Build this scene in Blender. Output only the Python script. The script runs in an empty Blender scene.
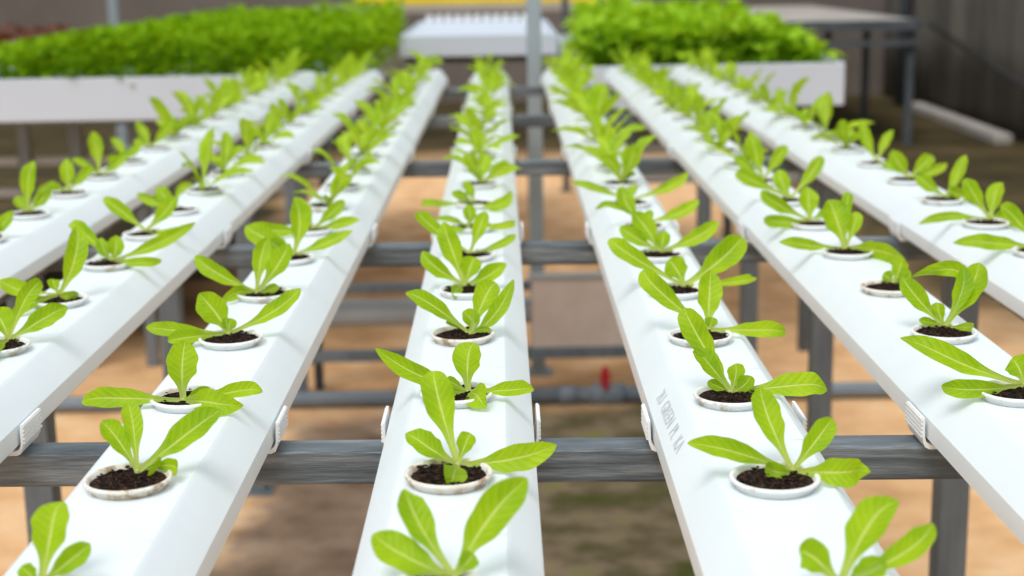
import bpy, bmesh, math, random
from mathutils import Vector, Matrix
random.seed(11)
scene = bpy.context.scene
COL = scene.collection

# ------------------------------------------------------------------ helpers
def link(name, bm, mat, parent=None, smooth=False):
    me = bpy.data.meshes.new(name)
    bmesh.ops.recalc_face_normals(bm, faces=bm.faces) if smooth != 'leaf' else None
    bm.to_mesh(me); bm.free()
    if smooth:
        for p in me.polygons: p.use_smooth = True
    mats = mat if isinstance(mat, (list, tuple)) else [mat]
    for m in mats: me.materials.append(m)
    o = bpy.data.objects.new(name, me); COL.objects.link(o)
    if parent is not None: o.parent = parent
    return o
def tag(o, label=None, cat=None, group=None, kind=None):
    if label: o['label'] = label
    if cat: o['category'] = cat
    if group: o['group'] = group
    if kind: o['kind'] = kind
    return o
def empty(name, loc, label=None, cat=None, group=None, rz=0):
    o = bpy.data.objects.new(name, None); COL.objects.link(o)
    o.location = loc; o.rotation_euler = (0, 0, rz); o.empty_display_size = .05
    return tag(o, label, cat, group)
def box(bm, x0, x1, y0, y1, z0, z1, bev=0, mi=0):
    v = [bm.verts.new((x, y, z)) for x in (x0, x1) for y in (y0, y1) for z in (z0, z1)]
    fs = [bm.faces.new([v[i] for i in q]) for q in
          ((0,1,3,2), (4,6,7,5), (0,4,5,1), (2,3,7,6), (0,2,6,4), (1,5,7,3))]
    for f in fs: f.material_index = mi
    if bev:
        es = list({e for f in fs for e in f.edges})
        bmesh.ops.bevel(bm, geom=es, offset=bev, segments=2, affect='EDGES', profile=.5)
def tube(bm, p0, p1, r, n=20, cap=True):
    p0 = Vector(p0); p1 = Vector(p1); d = (p1-p0).normalized()
    a = d.orthogonal().normalized(); b = d.cross(a)
    rs = []
    for p in (p0, p1):
        rs.append([bm.verts.new(p+(a*math.cos(t)+b*math.sin(t))*r) for t in [2*math.pi*i/n for i in range(n)]])
    for i in range(n):
        bm.faces.new((rs[0][i], rs[0][(i+1)%n], rs[1][(i+1)%n], rs[1][i]))
    if cap: bm.faces.new(rs[0][::-1]); bm.faces.new(rs[1])
def lathe(bm, prof, n=40, closed=False):
    rings = []
    for (r, z) in prof:
        rings.append([bm.verts.new((r*math.cos(2*math.pi*i/n), r*math.sin(2*math.pi*i/n), z)) for i in range(n)])
    for k in range(len(rings)-1):
        for i in range(n):
            bm.faces.new((rings[k][i], rings[k][(i+1)%n], rings[k+1][(i+1)%n], rings[k+1][i]))
    return rings

# ------------------------------------------------------------------ materials
def newmat(name):
    m = bpy.data.materials.new(name); m.use_nodes = True
    nt = m.node_tree; nt.nodes.clear()
    out = nt.nodes.new('ShaderNodeOutputMaterial')
    return m, nt, out
def N(nt, t, **k):
    n = nt.nodes.new(t)
    for a, b in k.items():
        if a.startswith('i_'):
            key = a[2:].replace('_', ' ')
            n.inputs[key].default_value = b
        else: setattr(n, a, b)
    return n
def ramp(nt, pts, interp='LINEAR'):
    r = nt.nodes.new('ShaderNodeValToRGB'); cr = r.color_ramp; cr.interpolation = interp
    while len(cr.elements) < len(pts): cr.elements.new(.5)
    for e, (p, c) in zip(cr.elements, pts): e.position = p; e.color = (*c, 1)
    return r
def noisy(name, pts, scale, rough=.6, detail=6, bump=0, bscale=None, stretch=(1,1,1), metal=0, coord='Object', spec=.5):
    m, nt, out = newmat(name)
    tc = N(nt, 'ShaderNodeTexCoord'); mp = N(nt, 'ShaderNodeMapping'); mp.inputs['Scale'].default_value = stretch
    nt.links.new(tc.outputs[coord], mp.inputs[0])
    no = N(nt, 'ShaderNodeTexNoise', i_Scale=scale, i_Detail=detail, i_Roughness=.6)
    nt.links.new(mp.outputs[0], no.inputs['Vector'])
    rp = ramp(nt, pts); nt.links.new(no.outputs['Fac'], rp.inputs[0])
    b = N(nt, 'ShaderNodeBsdfPrincipled', i_Roughness=rough, i_Metallic=metal)
    b.inputs['Specular IOR Level'].default_value = spec
    nt.links.new(rp.outputs[0], b.inputs['Base Color'])
    if bump:
        bn = N(nt, 'ShaderNodeTexNoise', i_Scale=bscale or scale*3, i_Detail=5)
        nt.links.new(mp.outputs[0], bn.inputs['Vector'])
        bp = N(nt, 'ShaderNodeBump', i_Strength=bump, i_Distance=.01)
        nt.links.new(bn.outputs['Fac'], bp.inputs['Height']); nt.links.new(bp.outputs[0], b.inputs['Normal'])
    nt.links.new(b.outputs[0], out.inputs[0])
    return m

M = {}
M['pvc'] = noisy('white_pvc', [(.3, (.80,.86,.89)), (.7, (.84,.895,.92))], 9, rough=.38, detail=3)
M['clip'] = noisy('clip_plastic', [(.3, (.84,.85,.85)), (.7, (.90,.90,.89))], 30, rough=.4)
M['cup'] = noisy('cup_plastic', [(.36, (.62,.54,.42)), (.44, (.87,.86,.83)), (.8, (.93,.93,.92))], 55, rough=.45, detail=4)
M['cup_stained'] = noisy('soil_stained_cup_plastic', [(.38, (.42,.29,.19)), (.48, (.78,.70,.58)), (.62, (.88,.85,.80)), (.8, (.92,.91,.90))], 75, rough=.5, detail=5)
M['tray'] = noisy('tray_plastic', [(.3, (.60,.66,.75)), (.7, (.65,.71,.80))], 1.4, rough=.5)
M['steel'] = noisy('galvanised_steel', [(.28, (.055,.066,.078)), (.5, (.135,.160,.18)), (.72, (.33,.36,.38))], 26,
                   rough=.5, metal=.35, bump=.25, bscale=90, stretch=(.25,1,3.2))
M['leg'] = noisy('leg_steel', [(.25, (.13,.155,.18)), (.75, (.23,.265,.29))], 18, rough=.55, metal=.3, stretch=(2.5,2.5,.3))
M['post'] = noisy('painted_post', [(.3, (.28,.335,.36)), (.7, (.37,.42,.445))], 8, rough=.6, stretch=(3,3,.5))
M['dark'] = noisy('dark_steel', [(.3, (.06,.072,.082)), (.7, (.11,.125,.14))], 8, rough=.6)
M['pipe'] = noisy('grey_pipe', [(.3, (.38,.41,.43)), (.7, (.48,.50,.52))], 6, rough=.5, stretch=(.4,1,1))
M['bluepipe'] = noisy('slate_pipe', [(.3, (.16,.20,.24)), (.7, (.23,.27,.31))], 6, rough=.45)
M['red'] = noisy('red_plastic', [(.3, (.50,.015,.03)), (.7, (.60,.03,.04))], 20, rough=.4)
M['soil'] = noisy('potting_soil', [(.30, (.006,.004,.003)), (.5, (.022,.013,.009)), (.62, (.10,.048,.030)), (.74, (.26,.16,.11))],
                  330, rough=.95, bump=.8, bscale=600, spec=.15)
M['board'] = noisy('weathered_board', [(.25, (.60,.48,.41)), (.75, (.78,.67,.59))], 7, rough=.85, stretch=(1,1,.7))
M['concrete'] = noisy('pale_concrete', [(.25, (.34,.31,.28)), (.75, (.50,.46,.41))], 5, rough=.9)
M['wall'] = noisy('backwall_render', [(.25, (.15,.12,.10)), (.75, (.24,.20,.17))], 1.1, rough=.95, stretch=(1,1,.6))
M['tarp'] = noisy('dark_tarpaulin', [(.2, (.06,.054,.042)), (.5, (.12,.108,.088)), (.85, (.24,.22,.18))], 1.6, rough=.85,
                  stretch=(1,2.2,.35), bump=.3, bscale=3)
M['yellow'] = noisy('yellow_sheet', [(.3, (.83,.60,.02)), (.7, (.90,.68,.03))], 3, rough=.5)
M['black'] = noisy('black_rubber', [(.3, (.012,.012,.013)), (.7, (.03,.03,.03))], 10, rough=.5)
M['ink'] = noisy('grey_ink', [(.3, (.62,.64,.68)), (.7, (.68,.70,.74))], 300, rough=.6)

def ground_mat():
    m, nt, out = newmat('greenhouse_ground'); L = nt.links.new
    tc = N(nt, 'ShaderNodeTexCoord'); geo = N(nt, 'ShaderNodeSeparateXYZ'); L(tc.outputs['Object'], geo.inputs[0])
    n1 = N(nt, 'ShaderNodeTexNoise', i_Scale=1.7, i_Detail=7, i_Roughness=.62); L(tc.outputs['Object'], n1.inputs['Vector'])
    n2 = N(nt, 'ShaderNodeTexNoise', i_Scale=6.5, i_Detail=6); L(tc.outputs['Object'], n2.inputs['Vector'])
    sand = ramp(nt, [(.28, (.60,.34,.16)), (.5, (.78,.465,.235)), (.72, (.85,.58,.34))]); L(n2.outputs['Fac'], sand.inputs[0])
    mud = ramp(nt, [(.28, (.15,.10,.065)), (.5, (.27,.185,.125)), (.74, (.40,.295,.21))]); L(n2.outputs['Fac'], mud.inputs[0])
    moss = ramp(nt, [(.34, (.09,.10,.02)), (.46, (.17,.135,.075)), (.58, (.29,.225,.14)), (.72, (.21,.25,.03))]); L(n2.outputs['Fac'], moss.inputs[0])
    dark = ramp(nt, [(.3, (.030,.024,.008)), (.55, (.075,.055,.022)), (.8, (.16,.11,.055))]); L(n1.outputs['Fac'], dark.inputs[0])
    def mth(op, a, b=None, clamp=False):
        q = N(nt, 'ShaderNodeMath', operation=op, use_clamp=clamp)
        for i, v in enumerate((a, b)):
            if v is None: continue
            if isinstance(v, (int, float)): q.inputs[i].default_value = v
            else: L(v, q.inputs[i])
        return q.outputs[0]
    wob = mth('MULTIPLY', mth('SUBTRACT', n1.outputs['Fac'], .5), 1.6)
    def step(src, edge, soft, sign=1):
        # 0..1 ramp of (src-edge)*sign/soft + wobble
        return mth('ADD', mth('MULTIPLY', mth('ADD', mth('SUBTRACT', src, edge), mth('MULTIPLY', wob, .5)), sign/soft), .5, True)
    X, Y = geo.outputs['X'], geo.outputs['Y']
    def mix(a, b, f):
        q = N(nt, 'ShaderNodeMix', data_type='RGBA'); L(f, q.inputs['Factor']); L(a, q.inputs['A']); L(b, q.inputs['B']); return q.outputs['Result']
    near = step(Y, 4.55, .35, -1)
    mudm = mth('MULTIPLY', mth('MULTIPLY', near, step(X, -.72, .15)), step(X, .62, .2, -1), True)
    c = mix(sand.outputs[0], mud.outputs[0], mudm)
    mossm = mth('MULTIPLY', mth('MULTIPLY', step(Y, 4.75, .3, -1), step(X, .02, .15)), step(X, .72, .2, -1), True)
    c = mix(c, moss.outputs[0], mossm)
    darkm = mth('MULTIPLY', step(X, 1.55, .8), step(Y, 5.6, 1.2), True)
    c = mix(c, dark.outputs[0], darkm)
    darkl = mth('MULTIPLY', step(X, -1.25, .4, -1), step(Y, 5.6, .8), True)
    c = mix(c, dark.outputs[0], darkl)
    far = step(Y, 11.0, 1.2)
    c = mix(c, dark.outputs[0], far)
    b = N(nt, 'ShaderNodeBsdfPrincipled', i_Roughness=.95); L(c, b.inputs['Base Color'])
    b.inputs['Specular IOR Level'].default_value = .2
    bp = N(nt, 'ShaderNodeBump', i_Strength=.4, i_Distance=.03); L(n2.outputs['Fac'], bp.inputs['Height']); L(bp.outputs[0], b.inputs['Normal'])
    L(b.outputs[0], out.inputs[0])
    return m
M['ground'] = ground_mat()

def leaf_mat(name, c0, c1, rib, trans, amount=.45, rough=.42, spec=.25):
    m, nt, out = newmat(name); L = nt.links.new
    uv = N(nt, 'ShaderNodeUVMap', uv_map='UVMap'); s = N(nt, 'ShaderNodeSeparateXYZ'); L(uv.outputs[0], s.inputs[0])
    def mth(op, a, b=None, c=None, clamp=False):
        q = N(nt, 'ShaderNodeMath', operation=op, use_clamp=clamp)
        for i, v in enumerate((a, b, c)):
            if v is None: continue
            if isinstance(v, (int, float)): q.inputs[i].default_value = v
            else: L(v, q.inputs[i])
        return q.outputs[0]
    au = mth('ABSOLUTE', mth('MULTIPLY', mth('SUBTRACT', s.outputs['X'], .5), 2))
    # midrib: wide at the base, thin at the tip
    wid = mth('SUBTRACT', .20, mth('MULTIPLY', s.outputs['Y'], .17))
    rb = mth('SUBTRACT', 1.0, mth('DIVIDE', au, wid), clamp=True)
    base = mth('SUBTRACT', 1.0, mth('MULTIPLY', s.outputs['Y'], 3.0), clamp=True)
    # side veins sweep forward from the midrib
    vv = mth('SINE', mth('MULTIPLY', mth('SUBTRACT', s.outputs['Y'], mth('MULTIPLY', au, .16)), 62))
    vein = mth('MULTIPLY', mth('POWER', mth('MAXIMUM', vv, 0.0), 6.0), .13)
    tc = N(nt, 'ShaderNodeTexCoord'); no = N(nt, 'ShaderNodeTexNoise', i_Scale=28, i_Detail=4); L(tc.outputs['Object'], no.inputs['Vector'])
    cr = ramp(nt, [(.3, c0), (.7, c1)]); L(no.outputs['Fac'], cr.inputs[0])
    mx = N(nt, 'ShaderNodeMix', data_type='RGBA'); mx.inputs['B'].default_value = (*rib, 1)
    f = mth('MAXIMUM', mth('MAXIMUM', mth('MULTIPLY', rb, .9), mth('MULTIPLY', base, .75)), vein, clamp=True)
    L(f, mx.inputs['Factor']); L(cr.outputs[0], mx.inputs['A'])
    b = N(nt, 'ShaderNodeBsdfPrincipled', i_Roughness=rough); L(mx.outputs['Result'], b.inputs['Base Color'])
    b.inputs['Specular IOR Level'].default_value = spec
    hb = mth('ADD', mth('MULTIPLY', vv, .4), mth('MULTIPLY', rb, -1.5))
    bp = N(nt, 'ShaderNodeBump', i_Strength=.28, i_Distance=.0015); L(hb, bp.inputs['Height']); L(bp.outputs[0], b.inputs['Normal'])
    t = N(nt, 'ShaderNodeBsdfTranslucent'); tm = N(nt, 'ShaderNodeMix', data_type='RGBA', blend_type='MULTIPLY')
    tm.inputs['Factor'].default_value = 1; L(mx.outputs['Result'], tm.inputs['A']); tm.inputs['B'].default_value = (*trans, 1)
    L(tm.outputs['Result'], t.inputs['Color'])
    ms = N(nt, 'ShaderNodeMixShader'); ms.inputs[0].default_value = amount
    L(b.outputs[0], ms.inputs[1]); L(t.outputs[0], ms.inputs[2]); L(ms.outputs[0], out.inputs[0])
    return m
M['leaf'] = leaf_mat('lettuce_leaf', (.255,.47,.003), (.44,.67,.014), (.74,.84,.30), (1.3,1.08,.4), .48)
M['bedleaf'] = leaf_mat('seedling_leaf', (.16,.34,.004), (.31,.51,.010), (.30,.54,.02), (1.2,1.1,.4), .35, .75, .06)
M['bedleaf2'] = leaf_mat('bright_seedling_leaf', (.27,.50,.012), (.47,.72,.05), (.42,.68,.03), (1.25,1.1,.4), .35, .7, .1)
M['redleaf'] = leaf_mat('red_leaf', (.12,.03,.012), (.20,.06,.02), (.22,.10,.04), (1.1,.8,.6), .3)

# ------------------------------------------------------------------ camera
CZ = 1.40
p, yaw, roll = [math.radians(a) for a in (12.2262, -.1998, -.9865)]
fw = Vector((-math.sin(yaw)*math.cos(p), math.cos(yaw)*math.cos(p), -math.sin(p)))
r_ = Vector((math.cos(yaw), math.sin(yaw), 0)); u_ = r_.cross(fw)
r_, u_ = r_*math.cos(roll)+u_*math.sin(roll), u_*math.cos(roll)-r_*math.sin(roll)
cd = bpy.data.cameras.new('camera'); cam = bpy.data.objects.new('camera', cd); COL.objects.link(cam)
mw = Matrix((r_, u_, -fw)).transposed().to_4x4(); mw.translation = (0, 0, CZ)
cam.matrix_world = mw
cd.sensor_width = 36; cd.lens = 36*1500/1024
cd.dof.use_dof = True; cd.dof.focus_distance = 1.16; cd.dof.aperture_fstop = 6.6
cd.clip_start = .05; cd.clip_end = 100
scene.camera = cam

# ------------------------------------------------------------------ setting
bm = bmesh.new(); bmesh.ops.create_grid(bm, x_segments=40, y_segments=40, size=1)
for v in bm.verts:
    v.co = Vector((v.co.x*5.8-1.4, v.co.y*9.2+6.6, 0))
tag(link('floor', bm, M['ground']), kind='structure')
bm = bmesh.new(); box(bm, -6.9, 3.95, 15.6, 15.75, 0, 3.0)
tag(link('wall_back', bm, M['wall']), kind='structure')
bm = bmesh.new()                                   # side wall: hanging folds of sheet
n = 150; cols = []
for i in range(n+1):
    y = -2.5+18.1*i/n
    d = .035*math.sin(y*5.1)+.025*math.sin(y*11.7+1)+.02*math.sin(y*23)
    cols.append([bm.verts.new((3.95+d*(.4+z/3), y, z)) for z in (0, .7, 1.6, 3.0)])
for i in range(n):
    for k in range(3): bm.faces.new((cols[i][k], cols[i+1][k], cols[i+1][k+1], cols[i][k+1]))
w = link('wall_right', bm, M['tarp'], smooth=True); tag(w, kind='structure')
sm = w.modifiers.new('thick', 'SOLIDIFY'); sm.thickness = .02; sm.offset = 1
bm = bmesh.new(); box(bm, -6.95, -6.8, -2.5, 15.6, 0, 3.0)
tag(link('wall_left', bm, M['wall']), kind='structure')

# ------------------------------------------------------------------ rack
ZT = 1.0666; HS = .046; WD = .0582; DROP = .0266; FL = .0358
X0, S = -.0339, .2109
DX = [.0079, -.0007, -.0042, -.005, -.0036, .0028, .005]
SK = [.0028, .0029, .0024, -.0009, .003, -.0011, -.001]
PH = [.914, .927, .940, .939, .919, .915, .900]
TAU = -.03; B0 = 1.158; SB = .900; BS = .030; ZB = ZT-HS-.0045
def chx(c, y): return X0+S*(c-4)+DX[c-1]+SK[c-1]*(y-1.2)
rack = empty('steel_rack', (0, 0, 0), 'grey square-tube steel rack carrying the seven white channels', 'rack')
XL, XR = -.687, .637
def beam(x0, x1, y, z0, z1, d, mat, name, sk=TAU):
    bm = bmesh.new(); box(bm, x0, x1, 0, d, z0, z1, bev=.003)
    for v in bm.verts: v.co.y += y+sk*v.co.x
    return link(name, bm, mat, rack)
for k in range(5):
    beam(XL-.022, XR+.022, B0+SB*k, ZB-BS, ZB, BS, M['steel'], 'crossbar')
for xx in (XL, XR):
    bm = bmesh.new()
    for k in range(4):
        y0 = B0+SB*k+TAU*xx+BS+.0005; y1 = B0+SB*(k+1)+TAU*xx-.0005
        box(bm, xx-.022, xx+.022, y0, y1, ZB-.044, ZB-.001, bev=.002)
    link('side_rail', bm, M['steel'], rack)
    for k in range(5):
        y = B0+SB*k+TAU*xx+.016
        bm = bmesh.new(); box(bm, xx-.0215, xx+.0215, y-.0215, y+.0215, .006, ZB-BS-.0005, bev=.003)
        box(bm, xx-.04, xx+.04, y-.04, y+.04, 0, .006)
        link('leg', bm, M['leg'], rack)
beam(XL, .50, 4.765, .127, .1645, .03, M['leg'], 'low_crossbar', -.0)
beam(XL, XR, 4.812, .347, .378, .03, M['leg'], 'low_crossbar', -.0)

CN = ['far left channel', 'second channel from the left', 'third channel from the left', 'centre channel',
      'third channel from the right', 'second channel from the right', 'far right channel']
CL = ['white growing channel at the far left edge of the rack, beside the left seedling tray',
      'white growing channel second from the left, with a ribbed clip near the left edge',
      'white growing channel third from the left, running down to the bottom left corner',
      'white growing channel in the centre, seen nearly head-on',
      'white growing channel third from the right with faint grey printed lettering',
      'white growing channel second from the right, above the right-hand steel leg',
      'white growing channel at the far right edge of the rack']
PITCH = .19; YE = 4.90; YS = .30
def channel(c):
    bm = bmesh.new()
    first = PH[c-1]+PITCH*math.ceil((YS-PH[c-1])/PITCH)
    ys = []; y = first
    while y < YE-.02: ys.append(y); y += PITCH
    R = .0236; n = 24
    # top sheet: one cell per cup, each with its round hole
    edges = [YS]+[(a+b)/2 for a, b in zip(ys, ys[1:])]+[YE]
    if ys[0]-YS < .035: edges[0] = ys[0]-.035
    if YE-ys[-1] < .035: edges[-1] = ys[-1]+.035
    ya, yb = edges[0], edges[-1]
    O = -.0019
    def T(x, y, z): return bm.verts.new((x, y, z))
    for i, yc in enumerate(ys):
        a, b = edges[i]-yc, edges[i+1]-yc
        rim = []; inner = []; low = []
        for q in range(n):
            t = 2*math.pi*(q+.5)/n; cx, sy = math.cos(t), math.sin(t)
            inner.append(T(O+R*cx, yc+R*sy, 0)); low.append(T(O+R*cx, yc+R*sy, -.002))
            # project out to the cell rectangle
            lim = []
            if cx > 0: lim.append((FL-O)/cx)
            if cx < 0: lim.append((-FL-O)/cx)
            if sy > 0: lim.append(b/sy)
            if sy < 0: lim.append(a/sy)
            k = min(lim); rim.append(T(O+k*cx, yc+k*sy, 0))
        cor = {}
        for q in range(n):
            q2 = (q+1) % n
            bm.faces.new((inner[q], rim[q], rim[q2], inner[q2]))
            bm.faces.new((low[q], inner[q], inner[q2], low[q2]))
            v1, v2 = rim[q].co, rim[q2].co     # fill the rectangle's corner triangle
            on = lambda v: (abs(abs(v.x)-FL) < 1e-5, abs(v.y-yc-a) < 1e-5 or abs(v.y-yc-b) < 1e-5)
            if on(v1) != on(v2):
                xx = v1.x if on(v1)[0] else v2.x; yy = v1.y if on(v1)[1] else v2.y
                bm.faces.new((rim[q], T(xx, yy, 0), rim[q2]))
    bmesh.ops.remove_doubles(bm, verts=bm.verts, dist=1e-5)
    # shoulders, sides and bottom as one folded strip
    prof = [(FL, 0), (FL+.0035, -.0022), (WD-.0025, -DROP+.003), (WD-.0004, -DROP+.0004), (WD, -DROP-.003), (WD, -HS+.004), (WD-.003, -HS+.0008), (WD-.006, -HS)]
    prof = prof+[(-x, z) for x, z in prof[::-1]]
    ysg = edges
    rows = [[T(x, y, z) for x, z in prof] for y in ysg]
    for i in range(len(ysg)-1):
        for k in range(len(prof)-1):
            bm.faces.new((rows[i][k], rows[i+1][k], rows[i+1][k+1], rows[i][k+1]))
    bm.faces.new(rows[0]); bm.faces.new(rows[-1][::-1])
    bmesh.ops.remove_doubles(bm, verts=bm.verts, dist=1e-5)
    for v in bm.verts:
        v.co.x += chx(c, v.co.y); v.co.z += ZT
    o = link('growing_channel', bm, M['pvc'], smooth=True)
    for pl in o.data.polygons: pl.use_smooth = abs(pl.normal.y) < .5 and len(pl.vertices) < 8
    o.data.set_sharp_from_angle(angle=math.radians(32)) if hasattr(o.data, 'set_sharp_from_angle') else None
    tag(o, CL[c-1], 'channel', 'white growing channels on the rack')
    return o, ys
chans = {}
for c in range(1, 8): chans[c] = channel(c)

# end caps of the far channel ends are modelled with the channels; printed lettering on one shoulder
fc = bpy.data.curves.new('printed_lettering', 'FONT'); fc.body = '2U  GREEN  PL  KA'; fc.size = .0165; fc.extrude = .00003
fc.offset = .0; fc.space_character = 1.05
to = bpy.data.objects.new('text_tmp', fc); COL.objects.link(to); bpy.context.view_layer.update()
me = bpy.data.meshes.new_from_object(to.evaluated_get(bpy.context.evaluated_depsgraph_get()))
bpy.data.objects.remove(to)
me.materials.clear(); me.materials.append(M['ink'])
to = bpy.data.objects.new('printed_lettering', me); COL.objects.link(to); to.parent = chans[5][0]
sl = math.atan2(DROP-.0052, WD-.0025-FL-.0035)
# text runs towards the camera along the left shoulder: local x -> -Y, local y -> up the shoulder (towards +X)
ex = Vector((-SK[4], -1, 0)).normalized(); ey = Vector((math.cos(sl), 0, math.sin(sl))); ez = ex.cross(ey)
mt = Matrix((ex, ey, ez)).transposed().to_4x4()
xa = chx(5, 1.12)-WD+.0025+.0060*math.cos(sl); mt.translation = (xa, 1.185, ZT-DROP+.003+.0060*math.sin(sl)+.0005)
to.matrix_world = mt
tag(to, 'faint grey printed letters')

# ------------------------------------------------------------------ clips (one saddle under every channel at every crossbar)
def clip_mesh():
    bm = bmesh.new(); t = .0022
    w = WD+.0035
    half = [(w+.0015, -.0245), (w+.0008, -.040), (w, -.0445), (w-.0018, -.0488), (w-.005, -.0504)]
    outer = half+[(-x, z) for x, z in half[::-1]]
    # inner line: outward offset is the plate thickness
    inn = [(w-.0007, -.0245), (w-.0012, -.040), (w-.002, -.0436), (w-.0034, -.0454), (w-.0055, -.0466)]
    inner = inn+[(-x, z) for x, z in inn[::-1]]
    L = .024
    a = [[bm.verts.new((x, s*L, z)) for x, z in outer] for s in (-1, 1)]
    b = [[bm.verts.new((x, s*L, z)) for x, z in inner] for s in (-1, 1)]
    m = len(outer)
    for k in range(m-1):
        bm.faces.new((a[0][k], a[0][k+1], a[1][k+1], a[1][k])); bm.faces.new((b[0][k], b[1][k], b[1][k+1], b[0][k+1]))
        for s in (0, 1): bm.faces.new((a[s][k], b[s][k], b[s][k+1], a[s][k+1]))
    for k in (0, m-1): bm.faces.new((a[0][k], a[1][k], b[1][k], b[0][k]))
    for s in (-1, 1):                       # four ribs along each lip
        for j in range(5):
            z = -.0262-.0034*j; x = s*(w+.0014)
            box(bm, x-.0006, x+.0009 if s > 0 else x+.0006, -L, L, z-.0006, z+.0006) if s > 0 else box(bm, x-.0009, x+.0006, -L, L, z-.0006, z+.0006)
    bmesh.ops.recalc_face_normals(bm, faces=bm.faces)
    return bm
BN = ['front crossbar', 'second crossbar', 'third crossbar', 'fourth crossbar', 'last crossbar']
clip0 = None
for k in range(5):
    for c in range(1, 8):
        if k == 0 and c in (1, 7): continue
        y = B0+SB*k+.0155; x = chx(c, y)
        if clip0 is None:
            clip0 = link('channel_clip', clip_mesh(), M['clip']); o = clip0
        else:
            o = clip0.copy(); COL.objects.link(o)
        o.location = (x, y+TAU*x, ZT-.0003); 
        tag(o, f'white ribbed plastic clip holding the {CN[c-1]} on the {BN[k]}', 'clip', 'white plastic clips holding the channels on the crossbars')

# ------------------------------------------------------------------ seedlings
WP = [(0,.22), (.08,.19), (.17,.24), (.26,.40), (.35,.66), (.45,.86), (.56,.97), (.66,1.0), (.76,.94), (.85,.78), (.92,.55), (.965,.33), (.99,.16), (1,.05)]
def wprof(v, sharp=0):
    for (a, wa), (b, wb) in zip(WP, WP[1:]):
        if v <= b:
            t = (v-a)/(b-a); return wa+(wb-wa)*t
    return .06
VV = [0,.06,.13,.2,.27,.34,.41,.48,.55,.62,.69,.75,.81,.86,.905,.94,.967,.988,1]
UU = [-1,-.66,-.33,0,.33,.66,1]
def leaf(bm, uvl, P0, Mi, P2, width, rng, view=None, face=.75, fold=.32, wave=.06, nv=VV):
    P0 = Vector(P0); Mi = Vector(Mi); P2 = Vector(P2)
    C = Mi*2-(P0+P2)*.5
    rows = []
    d = (P2-P0).normalized()
    Z = Vector((0,0,1))
    wn = d.cross(Z)
    vw = view or Vector((0, 1, -.3)).normalized()
    ws = vw.cross(d)
    if ws.length < .05: ws = Vector((1,0,0))
    ws.normalize()
    if wn.length > .05:
        wn.normalize()
        if wn.dot(ws) < 0: wn = -wn
        w0 = (wn*(1-face)+ws*face).normalized()
    else: w0 = ws
    ph = rng.uniform(0, 6.3); fr = rng.uniform(9, 14); point = rng.uniform(0, .75); twist = rng.uniform(-.45, .45)
    fold = fold*rng.uniform(.7, 1.8); ls = rng.uniform(.27, .36); rs_ = rng.uniform(.27, .36); tipc = rng.uniform(-.04, .16)
    if (Vector(P2)-Vector(P0)).length < .034: tipc = 0; point = 0; twist *= .3
    L = (P2-P0).length
    for v in nv:
        P = P0*(1-v)**2+C*2*v*(1-v)+P2*v*v
        T = ((C-P0)*2*(1-v)+(P2-C)*2*v)
        T = T.normalized() if T.length > 1e-6 else d
        w = (w0-T*w0.dot(T)).normalized(); nrm = w.cross(T)
        if nrm.z < 0: nrm = -nrm
        hw = width*.5*wprof(v)
        if v > .6: hw *= 1-point*(v-.6)*1.1
        tw = twist*v; w = (w*math.cos(tw)+nrm*math.sin(tw)).normalized(); nrm = w.cross(T)
        if nrm.z < 0: nrm = -nrm
        curl = max(0, (v-.6)/.4)**2*tipc*L
        P = P-nrm*curl
        row = []
        for u in UU:
            off = abs(u)**1.3*hw*fold
            off += wave*hw*1.3*math.sin(v*fr*2.1+ph*2+(2 if u > 0 else 0))*abs(u)**2*(1 if v > .3 else 0)
            sh = ls if u < 0 else rs_
            es = 1+wave*math.sin(v*fr*(1.6 if u < 0 else 1.9)+ph+u)*(.25 < v < .95)*.9
            es *= 1+.22*max(0, 1-abs(v-sh-.07)/.07)
            vert = bm.verts.new(P+w*u*hw*es+nrm*off)
            row.append((vert, u, v))
        rows.append(row)
    for i in range(len(rows)-1):
        for k in range(len(UU)-1):
            q = (rows[i][k], rows[i][k+1], rows[i+1][k+1], rows[i+1][k])
            f = bm.faces.new([a[0] for a in q]); f.smooth = True
            for lp, a in zip(f.loops, q): lp[uvl].uv = (a[1]*.5+.5, a[2])

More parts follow.
